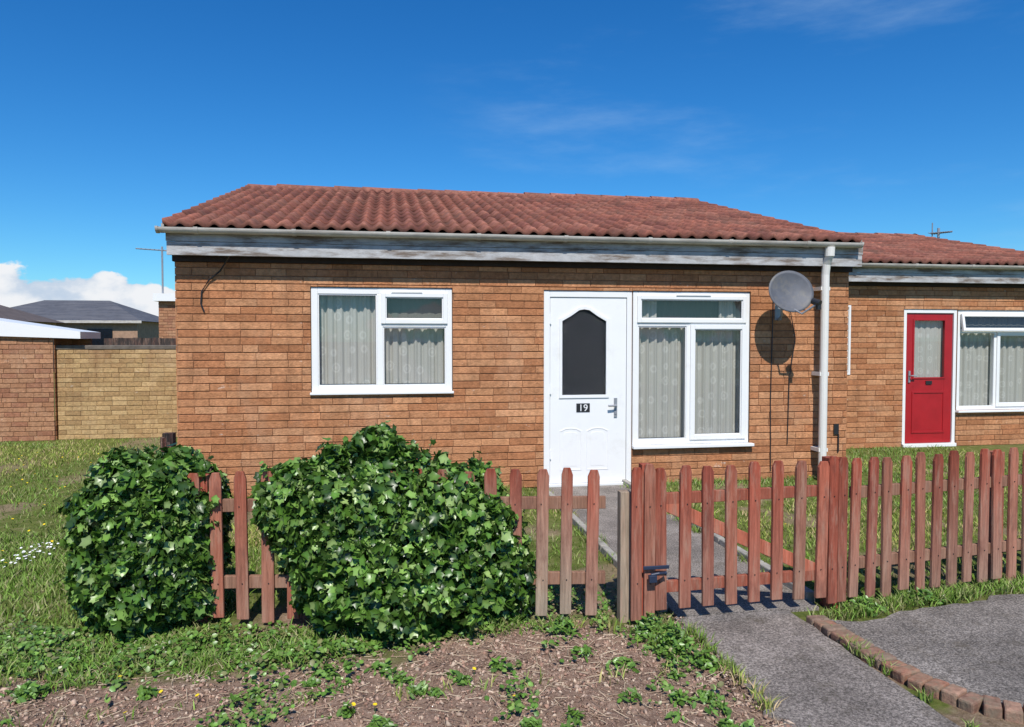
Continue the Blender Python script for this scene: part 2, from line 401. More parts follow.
arch=[(gx0,gz1-.13),(gx0+.10,gz1-.075),(cx-.06,gz1-.01),(cx,gz1),(cx+.06,gz1-.01),(gx1-.10,gz1-.075),(gx1,gz1-.13)]
for i in range(len(arch)-1):
    (a,b),(c,d)=arch[i],arch[i+1]; D.prism([(a,b),(c,d),(c,dz1),(a,dz1)],dy,dy+.05)
D.obj('door_leaf',M_upvc,H)
D=MB()
pts=[(gx0,gz0),(gx0,arch[0][1])]+arch[1:-1]+[(gx1,arch[-1][1]),(gx1,gz0)]
cyc=(gz0+gz1)/2
def scaled(pts,m):
    return [(cx+(p[0]-cx)*(1+m/(abs(gx1-gx0)/2)),cyc+(p[1]-cyc)*(1+m/((gz1-gz0)/2))) for p in pts]
oo=scaled(pts,.022); ii=scaled(pts,-.012)
n_=len(pts)
for i in range(n_):
    j=(i+1)%n_; D.prism([oo[i],oo[j],ii[j],ii[i]],dy-.012,dy+.01)
for (a,b) in ((1.80,2.045),(2.10,2.345)):
    w=b-a
    def shp(m):
        return [(a+m,.17+m),(b-m,.17+m),(b-m,.60-m),(a+w*.75,.625-m),(a+w*.5,.632-m),(a+w*.25,.625-m),(a+m,.60-m)]
    o_,i_=shp(0),shp(.012)
    for i in range(7):
        j=(i+1)%7; D.prism([o_[i],o_[j],i_[j],i_[i]],dy-.004,dy+.005)
    D.prism(shp(.045),dy-.002,dy+.005)
D.obj('door_mouldings',M_upvc,H,bevel=.002)
D=MB(); D.prism(pts,dy+.015,dy+.03); D.obj('door_glass',M_blackglass,H)
D=MB(); D.box(cx-.085,cx+.065,dy-.006,dy-.0005,.80,.895); D.obj('number_plaque',M_black,H,bevel=.002)
tx=bpy.data.curves.new('house_number','FONT'); tx.body='19'; tx.size=.105; tx.extrude=.002; tx.align_x='CENTER'
to=bpy.data.objects.new('house_number',tx); tx.materials.append(M_upvc); to.location=(cx-.01,dy-.009,.812); to.rotation_euler=(R(90),0,0); link(to,H)
D=MB(); D.box(2.405,2.44,dy-.012,dy-.0005,.74,.95); D.tube([(2.422,dy-.01,.87),(2.422,dy-.05,.87),(2.33,dy-.055,.868)],.011)
D.box(2.41,2.435,dy-.018,dy-.012,.77,.80); D.obj('door_handle',M_steel,H,bevel=.003)
D=MB(); D.box(dx0-.008,dx0+.008,dy-.02,dy,.3,.4); D.box(dx0-.008,dx0+.008,dy-.02,dy,1.0,1.1); D.box(dx0-.008,dx0+.008,dy-.02,dy,1.75,1.85); D.obj('door_hinges',M_upvc,H)
curtain('curtain_1',-.78,-.13,1.0,2.12,YW+.125,M_curt,H); curtain('curtain_2',-.11,.66,1.0,1.80,YW+.13,M_curt,H)
curtain('curtain_3',-.12,.66,1.80,2.12,YW+.12,M_blind,H,.004)
curtain('curtain_4',2.6,3.98,.36,1.80,YW+.13,M_curt,H); curtain('curtain_5',2.6,2.92,1.8,2.12,YW+.13,M_curt,H); curtain('curtain_6',3.66,3.98,1.8,2.12,YW+.13,M_curt,H); curtain('blind_5',2.9,3.7,1.80,2.12,YW+.15,M_blind,H,.004)
D=MB(); px_=4.775; D.tube([(px_,YW-.25,2.60),(px_,YW-.24,2.50),(px_,YW-.19,2.42),(px_,YW-.17,2.30),(px_,YW-.165,1.2),(px_,YW-.16,.06),(px_,YW-.20,.02)],.044,14)
for z in (2.15,1.2,.35): D.box(px_-.055,px_+.055,YW-.18,YW-.014,z-.02,z+.02)
D.tube([(px_,YW-.252,2.60),(px_,YW-.245,2.50)],.052,14)
D.obj('downpipe',M_pipe,H,smooth=False)
D=MB(); D.tube([(-1.52,YW-.17,2.41),(-1.56,YW-.12,2.36),(-1.64,YW-.05,2.26),(-1.75,YW-.03,2.17),(-1.82,YW-.025,2.06),(-1.83,YW-.025,1.94),(-1.80,YW-.025,1.86)],.008,6)
D.tube([(4.24,YW-.02,2.02),(4.23,YW-.02,1.5),(4.22,YW-.02,.9),(4.23,YW-.02,.1)],.006,6)
D.tube([(4.24,YW-.02,2.02),(4.27,YW-.06,2.06),(4.30,YW-.2,1.98)],.005,6)
D.tube([(4.42,YW-.03,2.0),(4.50,YW-.04,1.6),(4.44,YW-.03,1.15),(4.43,YW-.02,.4)],.005,6)
D.obj('cables',M_black,H)
D=MB(); D.box(5.0,5.06,YW-.03,YW-.012,.5,.62); D.tube([(5.06,YW-.02,.3),(5.06,YW-.02,.5)],.01,6); D.obj('service_box',M_black,H)

S=empty('satellite_dish'); cdish=Vector((4.235,YW-.36,2.085))
aim=Vector((-.08,-1,.30)).normalized(); q=aim.to_track_quat('Z','Y').to_matrix().to_4x4()
D=MB(); nr,na=8,36; Rr=.240; vs=[];fs=[]
for side in (0,1):
    for i in range(nr+1):
        r=Rr*i/nr
        for k in range(na):
            t=2*math.pi*k/na; v=Vector((r*math.cos(t)*1.03,r*math.sin(t)*.98,.22*r*r/Rr-.01*side)); vs.append(cdish+(q@v))
b1=(nr+1)*na
for i in range(nr):
    for k in range(na):
        a=i*na+k; b=i*na+(k+1)%na; fs.append((a,b,b+na,a+na)); fs.append((b1+a,b1+a+na,b1+b+na,b1+b))
for k in range(na): a=nr*na+k; b=nr*na+(k+1)%na; fs.append((a,b,b1+b,b1+a))
D.add(vs,fs); D.obj('dish_reflector',M_dish,S,smooth=True)
D=MB(); foc=cdish+Vector((.17,-.28,-.12))
D.tube([cdish+(q@Vector((.02,-.20,.03))),cdish+(q@Vector((.06,-.27,.1))),foc],.011,8)
D.tube([cdish+(q@Vector((0,0,-.02))),cdish+Vector((.0,.18,-.02)),Vector((4.30,YW-.02,2.0))],.018,8)
D.tube([cdish+Vector((.0,.17,-.02)),Vector((4.30,YW-.1,1.85)),Vector((4.30,YW-.02,1.8))],.012,8)
D.box(4.26,4.34,YW-.022,YW-.012,1.80,2.04)
D.obj('dish_mount',M_steel,S)
D=MB(); dv=(cdish-foc).normalized(); D.tube([foc-dv*.02,foc+dv*.07],.034,12); D.box(foc.x-.02,foc.x+.02,foc.y-.02,foc.y+.02,foc.z-.07,foc.z-.02); D.obj('lnb',M_black,S)

# ================================================================ SECOND HOUSE
Y2=9.71
D2=(7.385,8.262,0.02,2.02); W3=(8.268,9.66,.53,2.015); W4=(6.38,6.535,1.07,2.07)
H2=house('brick_house',5.30,10.35,Y2,7,[D2,W3,W4],13.4,3.62,5.25,10.42)
B=MB();G=MB();K=MB(); yf=Y2+.012
x0,x1,z0,z1=W3; B.frame(x0+.004,x1,z0,z1,.06,yf,yf+.07); zt=1.70; B.box(x0+.064,x1-.06,yf,yf+.07,zt-.03,zt+.03)
xm=8.93; B.box(xm-.03,xm+.03,yf,yf+.07,z0+.06,zt-.03)
G.pane(x0+.06,xm-.03,yf+.02,z0+.05,zt-.02); casement(B,G,xm+.01,x1-.045,z0+.045,zt-.01,yf,.05)
M_=Matrix.Translation((0,yf-.02,z1-.06))@Matrix.Rotation(R(-10),4,'X')@Matrix.Translation((0,-(yf-.02),-(z1-.06)))
for bx in ((x0+.05,x0+.09,zt+.0,z1-.06),(x1-.09,x1-.05,zt+.0,z1-.06),(x0+.09,x1-.09,zt+.0,zt+.045),(x0+.09,x1-.09,z1-.1,z1-.06)):
    B.box(bx[0],bx[1],yf-.04,yf,bx[2],bx[3],M=M_)
G.pane(x0+.09,x1-.09,yf-.02,zt+.045,z1-.1,M=M_)
B.box(x0-.01,x1+.04,Y2-.07,yf+.02,z0-.03,z0-.002)
x0,x1,z0,z1=W4; B.frame(x0,x1,z0,z1,.03,yf-.03,yf+.05); B.box(x0+.03,x1-.03,yf-.01,yf+.03,z0+.03,z1-.03)
x0,x1,z0,z1=D2; B.box(x0,x0+.055,yf-.01,yf+.06,z0,z1); B.box(x1-.05,x1,yf-.01,yf+.06,z0,z1); B.box(x0+.055,x1-.05,yf-.01,yf+.06,z1-.055,z1)
B.box(x0,x1,yf-.05,yf+.06,z0-.02,z0+.03)
B.obj('window_frames',M_upvc,H2,bevel=.004)
D=MB(); a,b=x0+.06,x1-.055; gx0,gx1,gz0,gz1=a+.13,b-.13,1.02,1.86
D.box(a,gx0,yf+.01,yf+.05,z0+.035,z1-.06);D.box(gx1,b,yf+.01,yf+.05,z0+.035,z1-.06);D.box(gx0,gx1,yf+.01,yf+.05,z0+.035,gz0);D.box(gx0,gx1,yf+.01,yf+.05,gz1,z1-.06)
D.frame(gx0-.02,gx1+.02,.2,.82,.03,yf,yf+.012); D.frame(gx0-.02,gx1+.02,gz0-.02,gz1+.02,.024,yf,yf+.012)
D.obj('door_leaf',M_red,H2,bevel=.003)
G.pane(gx0,gx1,yf+.025,gz0,gz1); G.obj('window_glass',M_glass,H2); K.obj('window_gaskets',M_black,H2)
D=MB(); D.box(a+.04,a+.07,yf-.008,yf+.009,.95,1.12); D.tube([(a+.055,yf-.005,1.05),(a+.055,yf-.05,1.05),(a+.14,yf-.05,1.05)],.01); D.box(a+.06,a+.075,yf-.008,yf+.009,.98,1.0); D.obj('door_handle',M_steel,H2)
D=MB(); D.box(gx0+.2,gx0+.3,yf-.003,yf+.009,.92,.97); D.obj('number_plaque',M_black,H2)
curtain('curtain_1',8.28,9.66,.5,1.72,Y2+.13,M_curt,H2); curtain('curtain_2',a,b,.9,1.95,Y2+.10,M_curt,H2,.008)
curtain('curtain_3',8.28,9.66,1.72,2.1,Y2+.14,M_blind,H2,.004)

# ================================================================ LEFT WALLS AND BUILDINGS
Wl=empty('garden_wall')
brick_wall('wall_bricks',(-5.14,12.6,0),(1,0,0),(0,-1,0),3.0,0,1.42,[],Wl,L=.225,H=.075,pal=PALY,mort=M_mortar_y)
B=MB(); B.box(-5.14,-2.14,12.615,12.82,0,1.42); B.obj('wall_core',M_mortar_y,Wl)
B=MB(); B.box(-5.16,-2.12,12.58,12.86,1.42,1.485); B.obj('wall_coping',simple('dark_coping',(.13,.11,.09),.9,.3,9,.4),Wl,bevel=.01)
Fb=empty('timber_fence'); B=MB(); x=-4.7
while x<-2.3:
    B.box(x,x+.145,13.3,13.32,0,1.60+random.uniform(-.01,.01),(.06,.05,.045)); x+=.15
B.box(-4.7,-2.3,13.33,13.37,.4,.47,(.06,.05,.045)); B.box(-4.7,-2.3,13.33,13.37,1.3,1.37,(.06,.05,.045)); B.obj('boards',M_wood,Fb)
Gr=empty('garage')
brick_wall('front_wall',(-9.6,12.52,0),(1,0,0),(0,-1,0),4.44,0,1.66,[],Gr,L=.225,H=.075,pal=PALR)
brick_wall('side_wall',(-5.16,12.54,0),(0,1,0),(1,0,0),1.5,0,1.60,[],Gr,L=.225,H=.075,pal=PALR)
B=MB(); B.add([(-9.7,12.45,1.76),(-4.74,12.45,1.59),(-5.0,14.0,1.59),(-9.7,14.0,1.76),(-9.7,12.45,2.42),(-4.74,12.45,1.70),(-5.0,14.0,1.70),(-9.7,14.0,2.42)],
 [(0,3,2,1),(4,5,6,7),(0,1,5,4),(1,2,6,5),(2,3,7,6),(3,0,4,7)]); B.obj('roof_fascia',M_upvc,Gr)
def bungalow(name,x0,x1,y0,y1,ze,zr,roofc,wallm,hip=3.0):
    o=empty(name); B=MB(); B.box(x0+.3,x1-.3,y0+.3,y1-.3,0,ze-.01); B.obj('walls',wallm,o)
    ym=(y0+y1)/2; B=MB()
    B.add([(x0,y0,ze),(x1,y0,ze),(x1,y1,ze),(x0,y1,ze),(x0+hip,ym,zr),(x1-hip,ym,zr)],[(0,1,5,4),(1,2,5),(2,3,4,5),(3,0,4),(0,3,2,1)])
    B.obj('roof',roofc,o)
    B=MB(); B.box(x0-.02,x1+.02,y0-.05,y0-.01,ze-.12,ze+.02); B.obj('gutter',M_gutter,o)
    B=MB()
    for x in np.arange(x0+1.5,x1-2,2.6): B.box(x,x+1.3,y0+.24,y0+.29,1,2.1)
    B.obj('windows',M_blackglass,o); return o
M_slate=simple('slate_roof',(.075,.078,.092),.85,.2,3,.3,0,(.12,.12,.13),1.2,.45,.65,(.5,1,9)); M_brn=simple('brown_roof',(.11,.085,.075),.85,.2,3,.3); M_far=simple('far_brick',(.34,.21,.14),.9,.2,6)
bungalow('bungalow',-23.2,-13.6,44,52,2.55,3.85,M_slate,M_far,3.0)
bungalow('bungalow',-26.5,-15.9,32,40,2.35,3.65,M_brn,M_far,3)
o=empty('outbuilding'); brick_wall('front_wall',(-6.05,21,0),(1,0,0),(0,-1,0),4,0,2.58,[],o,L=.225,H=.075,pal=PALR)
brick_wall('side_wall',(-6.05,25,0),(0,-1,0),(-1,0,0),3.99,0,2.58,[],o,L=.225,H=.075,pal=PALR)
B=MB(); B.box(-6.15,-2,20.85,25.1,2.58,2.78); B.obj('flat_roof_fascia',M_upvc,o)
def leafcloud(blobs,count,seed=1,zmin=0.0,depth=.12,nzk=.42):
    r=np.random.default_rng(seed); P=[];Nn=[]
    areas=np.array([b[3]*b[4]+b[3]*b[5]+b[4]*b[5] for b in blobs]); areas=areas/areas.sum()
    while sum(len(p) for p in P)<count:
        m=count; bi=r.choice(len(blobs),m,p=areas); b=np.array(blobs)[bi]
        d=r.normal(size=(m,3)); d/=np.linalg.norm(d,axis=1,keepdims=True)
        nz=fbm(d[:,0]*3+b[:,0]*5+9,d[:,2]*3+b[:,2]*3+d[:,1]*2+9,3)
        nf=fbm(d[:,0]*9+b[:,0]*7,d[:,2]*9+b[:,2]*9+d[:,1]*6,2)
        k=(1+ (nz-.5)*nzk+(nf-.5)*.22) * (1-depth*r.random(m)**1.5)*(1+.07*(r.random(m)**6))
        p=b[:,:3]+d*b[:,3:6]*k[:,None]; nrm=d/b[:,3:6]; nrm/=np.linalg.norm(nrm,axis=1,keepdims=True)
        keep=(p[:,2]>zmin)&(r.random(m)<sstep(.22,.42,nf)+.25)
        for bb in blobs:
            q=(p-np.array(bb[:3]))/np.array(bb[3:6]); keep&=(np.linalg.norm(q,axis=1)>.78)|(r.random(m)<.03)
        P.append(p[keep]);Nn.append(nrm[keep])
    return np.concatenate(P)[:count],np.concatenate(Nn)[:count]
IVY=np.array([(0,.05,-.12),(0,1,.02),(.27,.60,.05),(.60,.55,.12),(.48,.16,.06),(.52,-.26,.10),(.12,-.32,.02),(-.12,-.32,.02),(-.52,-.26,.10),(-.48,.16,.06),(-.60,.55,.12),(-.27,.60,.05)])
IVYF=np.array([(0,1+i,1+(i+1)%11) for i in range(11)])
ROUND=np.array([(0,0,-.06),(0,1,0),(.5,.5,.05),(.5,-.2,.05),(0,-.45,0),(-.5,-.2,.05),(-.5,.5,.05)]); ROUNDF=np.array([(0,1+i,1+(i+1)%6) for i in range(6)])
def leaves(name,P,Nn,size,sj,cols,mat,parent,tmpl=IVY,tf=IVYF,jit=.55,up=.35,seed=2,droop=True):
    r=np.random.default_rng(seed); m=len(P)
    n_=Nn+r.normal(size=(m,3))*jit+np.array([0,0,up]); n_/=np.linalg.norm(n_,axis=1,keepdims=True)
    t=np.array([0,0,-1.0])+r.normal(size=(m,3))*(.6 if droop else 3); t-= (t*n_).sum(1,keepdims=True)*n_; t/=np.linalg.norm(t,axis=1,keepdims=True)+1e-9
    b=np.cross(t,n_); s=size*(1+sj*r.uniform(-1,1,m))
    T=tmpl*1.0; V=P[:,None,:]+s[:,None,None]*(T[None,:,0,None]*b[:,None,:]+T[None,:,1,None]*t[:,None,:]+T[None,:,2,None]*n_[:,None,:])
    K_=len(T); F=(tf[None]+(np.arange(m)*K_)[:,None,None]).reshape(-1,3)
    cols=np.array(cols); c=cols[r.integers(0,len(cols),m)]*r.uniform(.65,1.25,(m,1))
    C=np.repeat(c,K_,0).reshape(m,K_,3).copy(); C[:,0]*=1.35
    return mesh_obj(name,V.reshape(-1,3),F,mat,parent,colors=C.reshape(-1,3))
IVC=[(.045,.10,.014),(.065,.14,.018),(.09,.195,.028),(.028,.065,.011),(.035,.08,.013),(.14,.26,.045),(.19,.32,.07),(.075,.165,.023),(.24,.34,.11)]
def hedge(name,blobs,count,seed,core=.72):
    o=empty(name); P,Nn=leafcloud(blobs,count,seed=seed,depth=.34,nzk=.62)
    leaves('ivy_leaves',P,Nn,.038,.5,IVC,M_leaf,o,seed=seed,jit=.8,up=.15)
    bm=bmesh.new()
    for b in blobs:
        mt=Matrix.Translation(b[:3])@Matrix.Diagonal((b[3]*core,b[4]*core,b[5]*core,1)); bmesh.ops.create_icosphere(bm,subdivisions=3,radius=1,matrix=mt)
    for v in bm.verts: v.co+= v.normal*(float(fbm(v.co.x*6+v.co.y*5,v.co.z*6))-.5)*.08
    me=bpy.data.meshes.new('dark_core'); bm.to_mesh(me); bm.free(); me.materials.append(M_core); link(bpy.data.objects.new('dark_core',me),o)  # near-black filler blobs, the shade inside the hedge put in as colour
    r=np.random.default_rng(seed+50); SP=[];SN=[]; B=MB()
    for i in range(90):
        j=r.integers(0,len(P)); p=P[j]; nn=Nn[j]
        if p[2]<.15: continue
        d=nn*.7+np.array([0,0,.3])+r.normal(size=3)*.4; d/=np.linalg.norm(d); L=r.uniform(.05,.14)
        B.tube([tuple(p),tuple(p+d*L*.6),tuple(p+d*L+np.array([0,0,-.01]))],.002,4,(.09,.07,.03))
        for k in range(6): SP.append(p+d*L*(k+1)/6+r.normal(size=3)*.008); SN.append(nn)
    B.obj('shoots',M_leaf,o); leaves('shoot_leaves',np.array(SP),np.array(SN),.030,.4,IVC[4:],M_leaf,o,seed=seed+1,jit=.8)
    return o
hedge('ivy_hedge',[(-.54,4.30,.66,.20,.28,.23),(-.32,4.28,.49,.27,.36,.43),(-.07,4.27,.50,.26,.38,.51),(.14,4.25,.44,.34,.38,.47),(.36,4.25,.45,.27,.34,.44),(.50,4.22,.38,.24,.32,.41),(.1,4.18,.22,.62,.40,.26),(.62,4.2,.2,.2,.25,.3)],18500,11)
hedge('ivy_hedge',[(-1.47,4.42,.60,.22,.32,.33),(-1.20,4.42,.58,.24,.30,.35),(-1.33,4.38,.35,.33,.36,.38),(-1.03,4.45,.62,.10,.2,.22),(-1.55,4.42,.28,.16,.28,.28),(-1.14,4.4,.3,.20,.28,.3)],12000,12)
P,Nn=leafcloud([(x,75+random.uniform(-4,4),1.0,4,3,random.uniform(1.0,1.8)) for x in np.arange(-90,100,5)],5000,seed=5)
leaves('distant_trees',P,Nn,.6,.5,[(.03,.06,.02),(.05,.09,.03),(.025,.045,.018)],M_leaf,None,ROUND,ROUNDF,jit=.6,seed=5)

# ================================================================ GROUND
def yb(x): return np.interp(x,[-4,-2,-1,-.45,.1,.65,1.2,1.6],[3.95,3.86,3.68,3.60,3.72,4.02,4.05,3.95])
def soil(x,y):
    x=np.asarray(x,float);y=np.asarray(y,float)
    n_=fbm(x*2.3+40,y*2.3+40,4)-.5
    s=sstep(-.12,.16,yb(x)-y+n_*.75)*(x<1.72)*(y<4.6)
    s=np.maximum(s,.75*sstep(.55,.2,np.hypot((x-1.0)/1.2,(y-4.3)/.5)))
    s=np.maximum(s,.9*sstep(.5,.3,np.hypot((x-0)/1.9,(y-4.3)/.9)))
    s=np.maximum(s,.8*(x>2.28)*(x<2.75)*(y<3.75)*sstep(.35,.5,fbm(x*8,y*8,3)))
    s=np.maximum(s,.6*sstep(.60,.72,fbm(x*1.7+3,y*1.7+11,4))*(y>4.3))
    return np.clip(s,0,1)
def gz_(x,y,s): return (fbm(x*3,y*3,3)-.5)*.03+s*(fbm(x*14,y*14,4)-.5)*.03
fx=np.arange(-6,7,.035); fy=np.arange(1.5,9,.035)
xs=np.concatenate([[-600,-300,-150,-80,-40,-20,-12,-8],fx,[8,12,20,40,80,150,300,600]])
ys=np.concatenate([[-300,-100,-40,-15,-5,-1,.5],fy,[10,11,12,14,18,25,40,70,120,250,600,1500]])
X,Y=np.meshgrid(xs,ys); S_=soil(X,Y)
near=(np.abs(X)<6.5)&(Y>1.2)&(Y<9)
Z=np.where(near,gz_(X,Y,S_),0)
flat=((X>1.5)&(X<2.6)&(Y<7.8))|((X>2.3)&(Y<4.15)&(X<6))
Z=np.where(flat,-.012,Z)
nx=len(xs); idx=np.arange(nx-1); F=np.concatenate([np.stack([r*nx+idx,r*nx+idx+1,(r+1)*nx+idx+1,(r+1)*nx+idx],1) for r in range(len(ys)-1)])
mesh_obj('ground',np.stack([X.ravel(),Y.ravel(),Z.ravel()],1),F,M_ground,colors=np.stack([S_.ravel()]*3,1),smooth=True)
def slab(name,poly,z,mat,th=.05):
    bm=bmesh.new(); vs=[bm.verts.new((x,y,z)) for x,y in poly]; f=bm.faces.new(vs)
    if f.normal.z<0: f.normal_flip()
    r=bmesh.ops.extrude_face_region(bm,geom=[f]); 
    for v in [g for g in r['geom'] if isinstance(g,bmesh.types.BMVert)]: v.co.z-=th
    bmesh.ops.recalc_face_normals(bm,faces=bm.faces)
    me=bpy.data.meshes.new(name); bm.to_mesh(me); bm.free(); me.materials.append(mat); return link(bpy.data.objects.new(name,me))
rj=lambda a=.02: random.uniform(-a,a)
L_=[(1.60+rj(.035),y) for y in np.arange(1.0,3.95,.07)]; Rr_=[(2.30+rj(.012),y) for y in np.arange(3.95,1.0,-.12)]
slab('front_path',L_+[(1.60,3.97),(2.32,3.97)]+Rr_,.006,M_path)
slab('garden_path',[(1.62,3.975),(2.50,3.975),(2.5,7.66),(1.62,7.66)],.010,M_path)
edge=[(2.36,3.76),(2.37,3.4),(2.40,3.04),(2.50,2.80),(2.72,2.62),(3.2,2.46),(3.8,2.36),(5.5,2.2)]
tar=[(x+.05,y+.03) for x,y in edge]+[(9,2.2),(9,4.55)]+[(x,np.interp(x,[2.5,3.87,9],[3.72,3.98,4.55])+rj(.035)) for x in np.arange(7,2.5,-.08)]
slab('tarmac_pavement',tar,.014,M_tarmac)
B=MB(); pts=[Vector((*p,0)) for p in edge]; seg=[(pts[i+1]-pts[i]).length for i in range(len(pts)-1)]; tot=sum(seg); s=0
while s<tot:
    k=0;q=s
    while q>seg[k]: q-=seg[k];k+=1
    p=pts[k].lerp(pts[k+1],q/seg[k]); 
    dvec=(pts[k+1]-pts[k]).normalized()
    ang=math.atan2(dvec.y,dvec.x); c=random.choice([(.30,.15,.10),(.25,.14,.10),(.34,.20,.14),(.24,.16,.12)])
    Mx=Matrix.Translation((p.x,p.y,rj(.006)))@Matrix.Rotation(ang+rj(.08),4,'Z')@Matrix.Rotation(rj(.06),4,'X')
    B.box(-.034,.034,-.055,.055,-.05,.04+rj(.004),c,M=Mx); s+=.075
B.obj('brick_edging',attrmat('edging_brick',.95,30,.6,1.3,.8,80,(((.20,.17,.12),12,.42,.62,.75,None),),.1),None,bevel=.009)
B=MB()
for y in np.arange(4.1,7.5,.62):
    B.box(2.50+rj(.004),2.555,y,y+.605,-.05,.055); B.box(1.56,1.615+rj(.004),y,y+.605,-.05,.04)
B.obj('path_edging',M_conc,None,bevel=.008)

# ================================================================ FENCE
RED=[(.35,.080,.047),(.30,.070,.042),(.38,.105,.062),(.26,.064,.042),(.34,.125,.08)]
GREY=(.36,.28,.205)
NAILS=[]
def picket(B,x,y,ang,h,w=.068,z0=.03,grey=.0,lean=0,col=None,t=.02):
    c=np.array(col or random.choice(RED))*random.uniform(.75,1.18)
    M=Matrix.Translation((x,y,0))@Matrix.Rotation(ang,4,'Z')@Matrix.Rotation(lean,4,'Y')
    zs=[z0,z0+.12,z0+.3,h*.6,h-.03-random.random()*.012]
    vs=[];cs=[]
    for i,z in enumerate(zs):
        k=max(0,min(1,grey*(1.35-z/h*1.3)))
        cc=c*(1-k)+np.array(GREY)*k
        for (a,b) in ((-w/2,-t/2),(w/2,-t/2),(w/2,t/2),(-w/2,t/2)): vs.append(M@Vector((a,b,z))); cs.append(tuple(cc))
    o=random.uniform(-.004,.004)
    for (a,b) in ((-w*.30+o,-t/2),(w*.30+o,-t/2),(w*.30+o,t/2),(-w*.30+o,t/2)): vs.append(M@Vector((a,b,h))); cs.append(tuple(c*.9))
    fs=[(0,3,2,1)]
    for i in range(len(zs)):
        for k in range(4):
            q=(k+1)%4; fs.append((i*4+k,i*4+q,(i+1)*4+q,(i+1)*4+k))
    e=len(zs)*4; fs.append((e,e+1,e+2,e+3))
    nb=len(B.v); B.v+=[tuple(v) for v in vs]; B.c+=cs; B.f+=[tuple(i+nb for i in f) for f in fs]
    for zz in (.24,.67): NAILS.append((M@Vector((random.uniform(-.01,.01),-t/2-.0005,zz)),M.to_3x3()@Vector((0,-1,0))))
def rail(B,p,q,z,h=.07,t=.03,off=.027,col=(.24,.07,.045)):
    p=Vector((*p,0));q=Vector((*q,0)); d=(q-p); L=d.length; ang=math.atan2(d.y,d.x)
    B.box(0,L,off-t/2,off+t/2,z-h/2,z+h/2,col,M=Matrix.Translation(p)@Matrix.Rotation(ang,4,'Z'))
def post(B,x,y,ang,h,w=.08,col=None,z0=-.02):
    col=col or random.choice(RED)
    B.box(-w/2,w/2,-w/2,w/2,z0,h,col,M=Matrix.Translation((x,y,0))@Matrix.Rotation(ang,4,'Z'))
def run(B,p,q,sp,h,grey):
    p=np.array(p);q=np.array(q); L=np.linalg.norm(q-p); a=math.atan2(*(q-p)[::-1]); n_=int(L/sp)
    for i in range(n_+1):
        t=(i*sp+rj(.006))/L
        pt=p+(q-p)*t; g=grey(pt[0]) if callable(grey) else grey
        picket(B,pt[0],pt[1],a,h+rj(.012),w=.068+rj(.005),grey=max(0,min(1,g+rj(.25))),lean=rj(.022),z0=.035+rj(.02))
    for z in (.24,.67): rail(B,p,q,z,col=(.28,.15,.10))
PF=empty('picket_fence'); B=MB()
run(B,(-1.08,4.29),(1.20,4.0),.138,.86,lambda x: .15 if x<.2 else .85)
for x in (-1.04,.1,): post(B,x,4.335-(x+1.02)*.126,0,.84)
B.obj('left_panel',M_wood,PF,bevel=.003)
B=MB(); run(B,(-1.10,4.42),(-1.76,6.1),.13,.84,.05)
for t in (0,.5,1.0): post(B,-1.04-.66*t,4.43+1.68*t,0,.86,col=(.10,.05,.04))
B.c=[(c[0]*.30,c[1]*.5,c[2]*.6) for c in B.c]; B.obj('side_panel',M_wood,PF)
B=MB(); run(B,(2.74,4.01),(6.9,4.60),.1275,.885,lambda x:.38)
for x in (3.9,5.1,6.3): post(B,x,4.07+(x-2.74)*.142,.14,.86)
B.obj('right_panel',M_wood,PF,bevel=.003)
B=MB(); post(B,1.30,3.98,0,.74,.062,GREY); post(B,1.405,3.93,0,.90,.06,RED[0]); picket(B,1.345,3.90,0,.885,.062,grey=.3); picket(B,1.415,3.885,0,.905,.062,grey=.15,z0=.01)
post(B,2.60,4.03,.07,.89,.075,RED[1]); picket(B,2.575,3.965,.07,.905,.06,grey=.1); picket(B,2.648,3.985,.07,.895,.062,grey=.2,)
B.obj('gate_posts',M_wood,PF,bevel=.003)
Gt=empty('garden_gate'); B=MB(); ga=(1.49,3.905); gb=(2.50,3.965); ang=math.atan2(gb[1]-ga[1],gb[0]-ga[0])
for i,t in enumerate(np.linspace(0,1,8)):
    x=ga[0]+(gb[0]-ga[0])*t; y=ga[1]+(gb[1]-ga[1])*t
    picket(B,x,y,ang,.885+rj(.01),w=.068,z0=.075+rj(.008),grey=.25,lean=rj(.014),t=.022)
for z in (.20,.70): rail(B,ga,gb,z,.065,col=(.31,.095,.06))
dx=gb[0]-ga[0]-.05; dzb=.44; Lb=math.hypot(dx,dzb)
B.box(0,Lb,.012,.040,-.038,.038,(.46,.14,.085),M=Matrix.Translation((ga[0]+.03,ga[1]+.002,.67))@Matrix.Rotation(ang,4,'Z')@Matrix.Rotation(math.atan2(dzb,dx),4,'Y'))
B.obj('gate_boards',M_wood,Gt,bevel=.003)
B=MB(); B.tube([(1.41,3.84,.30),(1.45,3.83,.31),(1.50,3.86,.30)],.009,8,(1,1,1)); B.box(1.395,1.44,3.825,3.85,.26,.30); B.box(1.37,1.52,3.852,3.862,.325,.345); B.obj('gate_latch',simple('blue_black_metal',(.02,.03,.06),.4),Gt,bevel=.003)
B=MB()
for p,nn in NAILS:
    d=nn.normalized(); B.tube([p+d*.001,p+d*.004],.0035,6)
B.obj('nail_heads',M_black,PF)

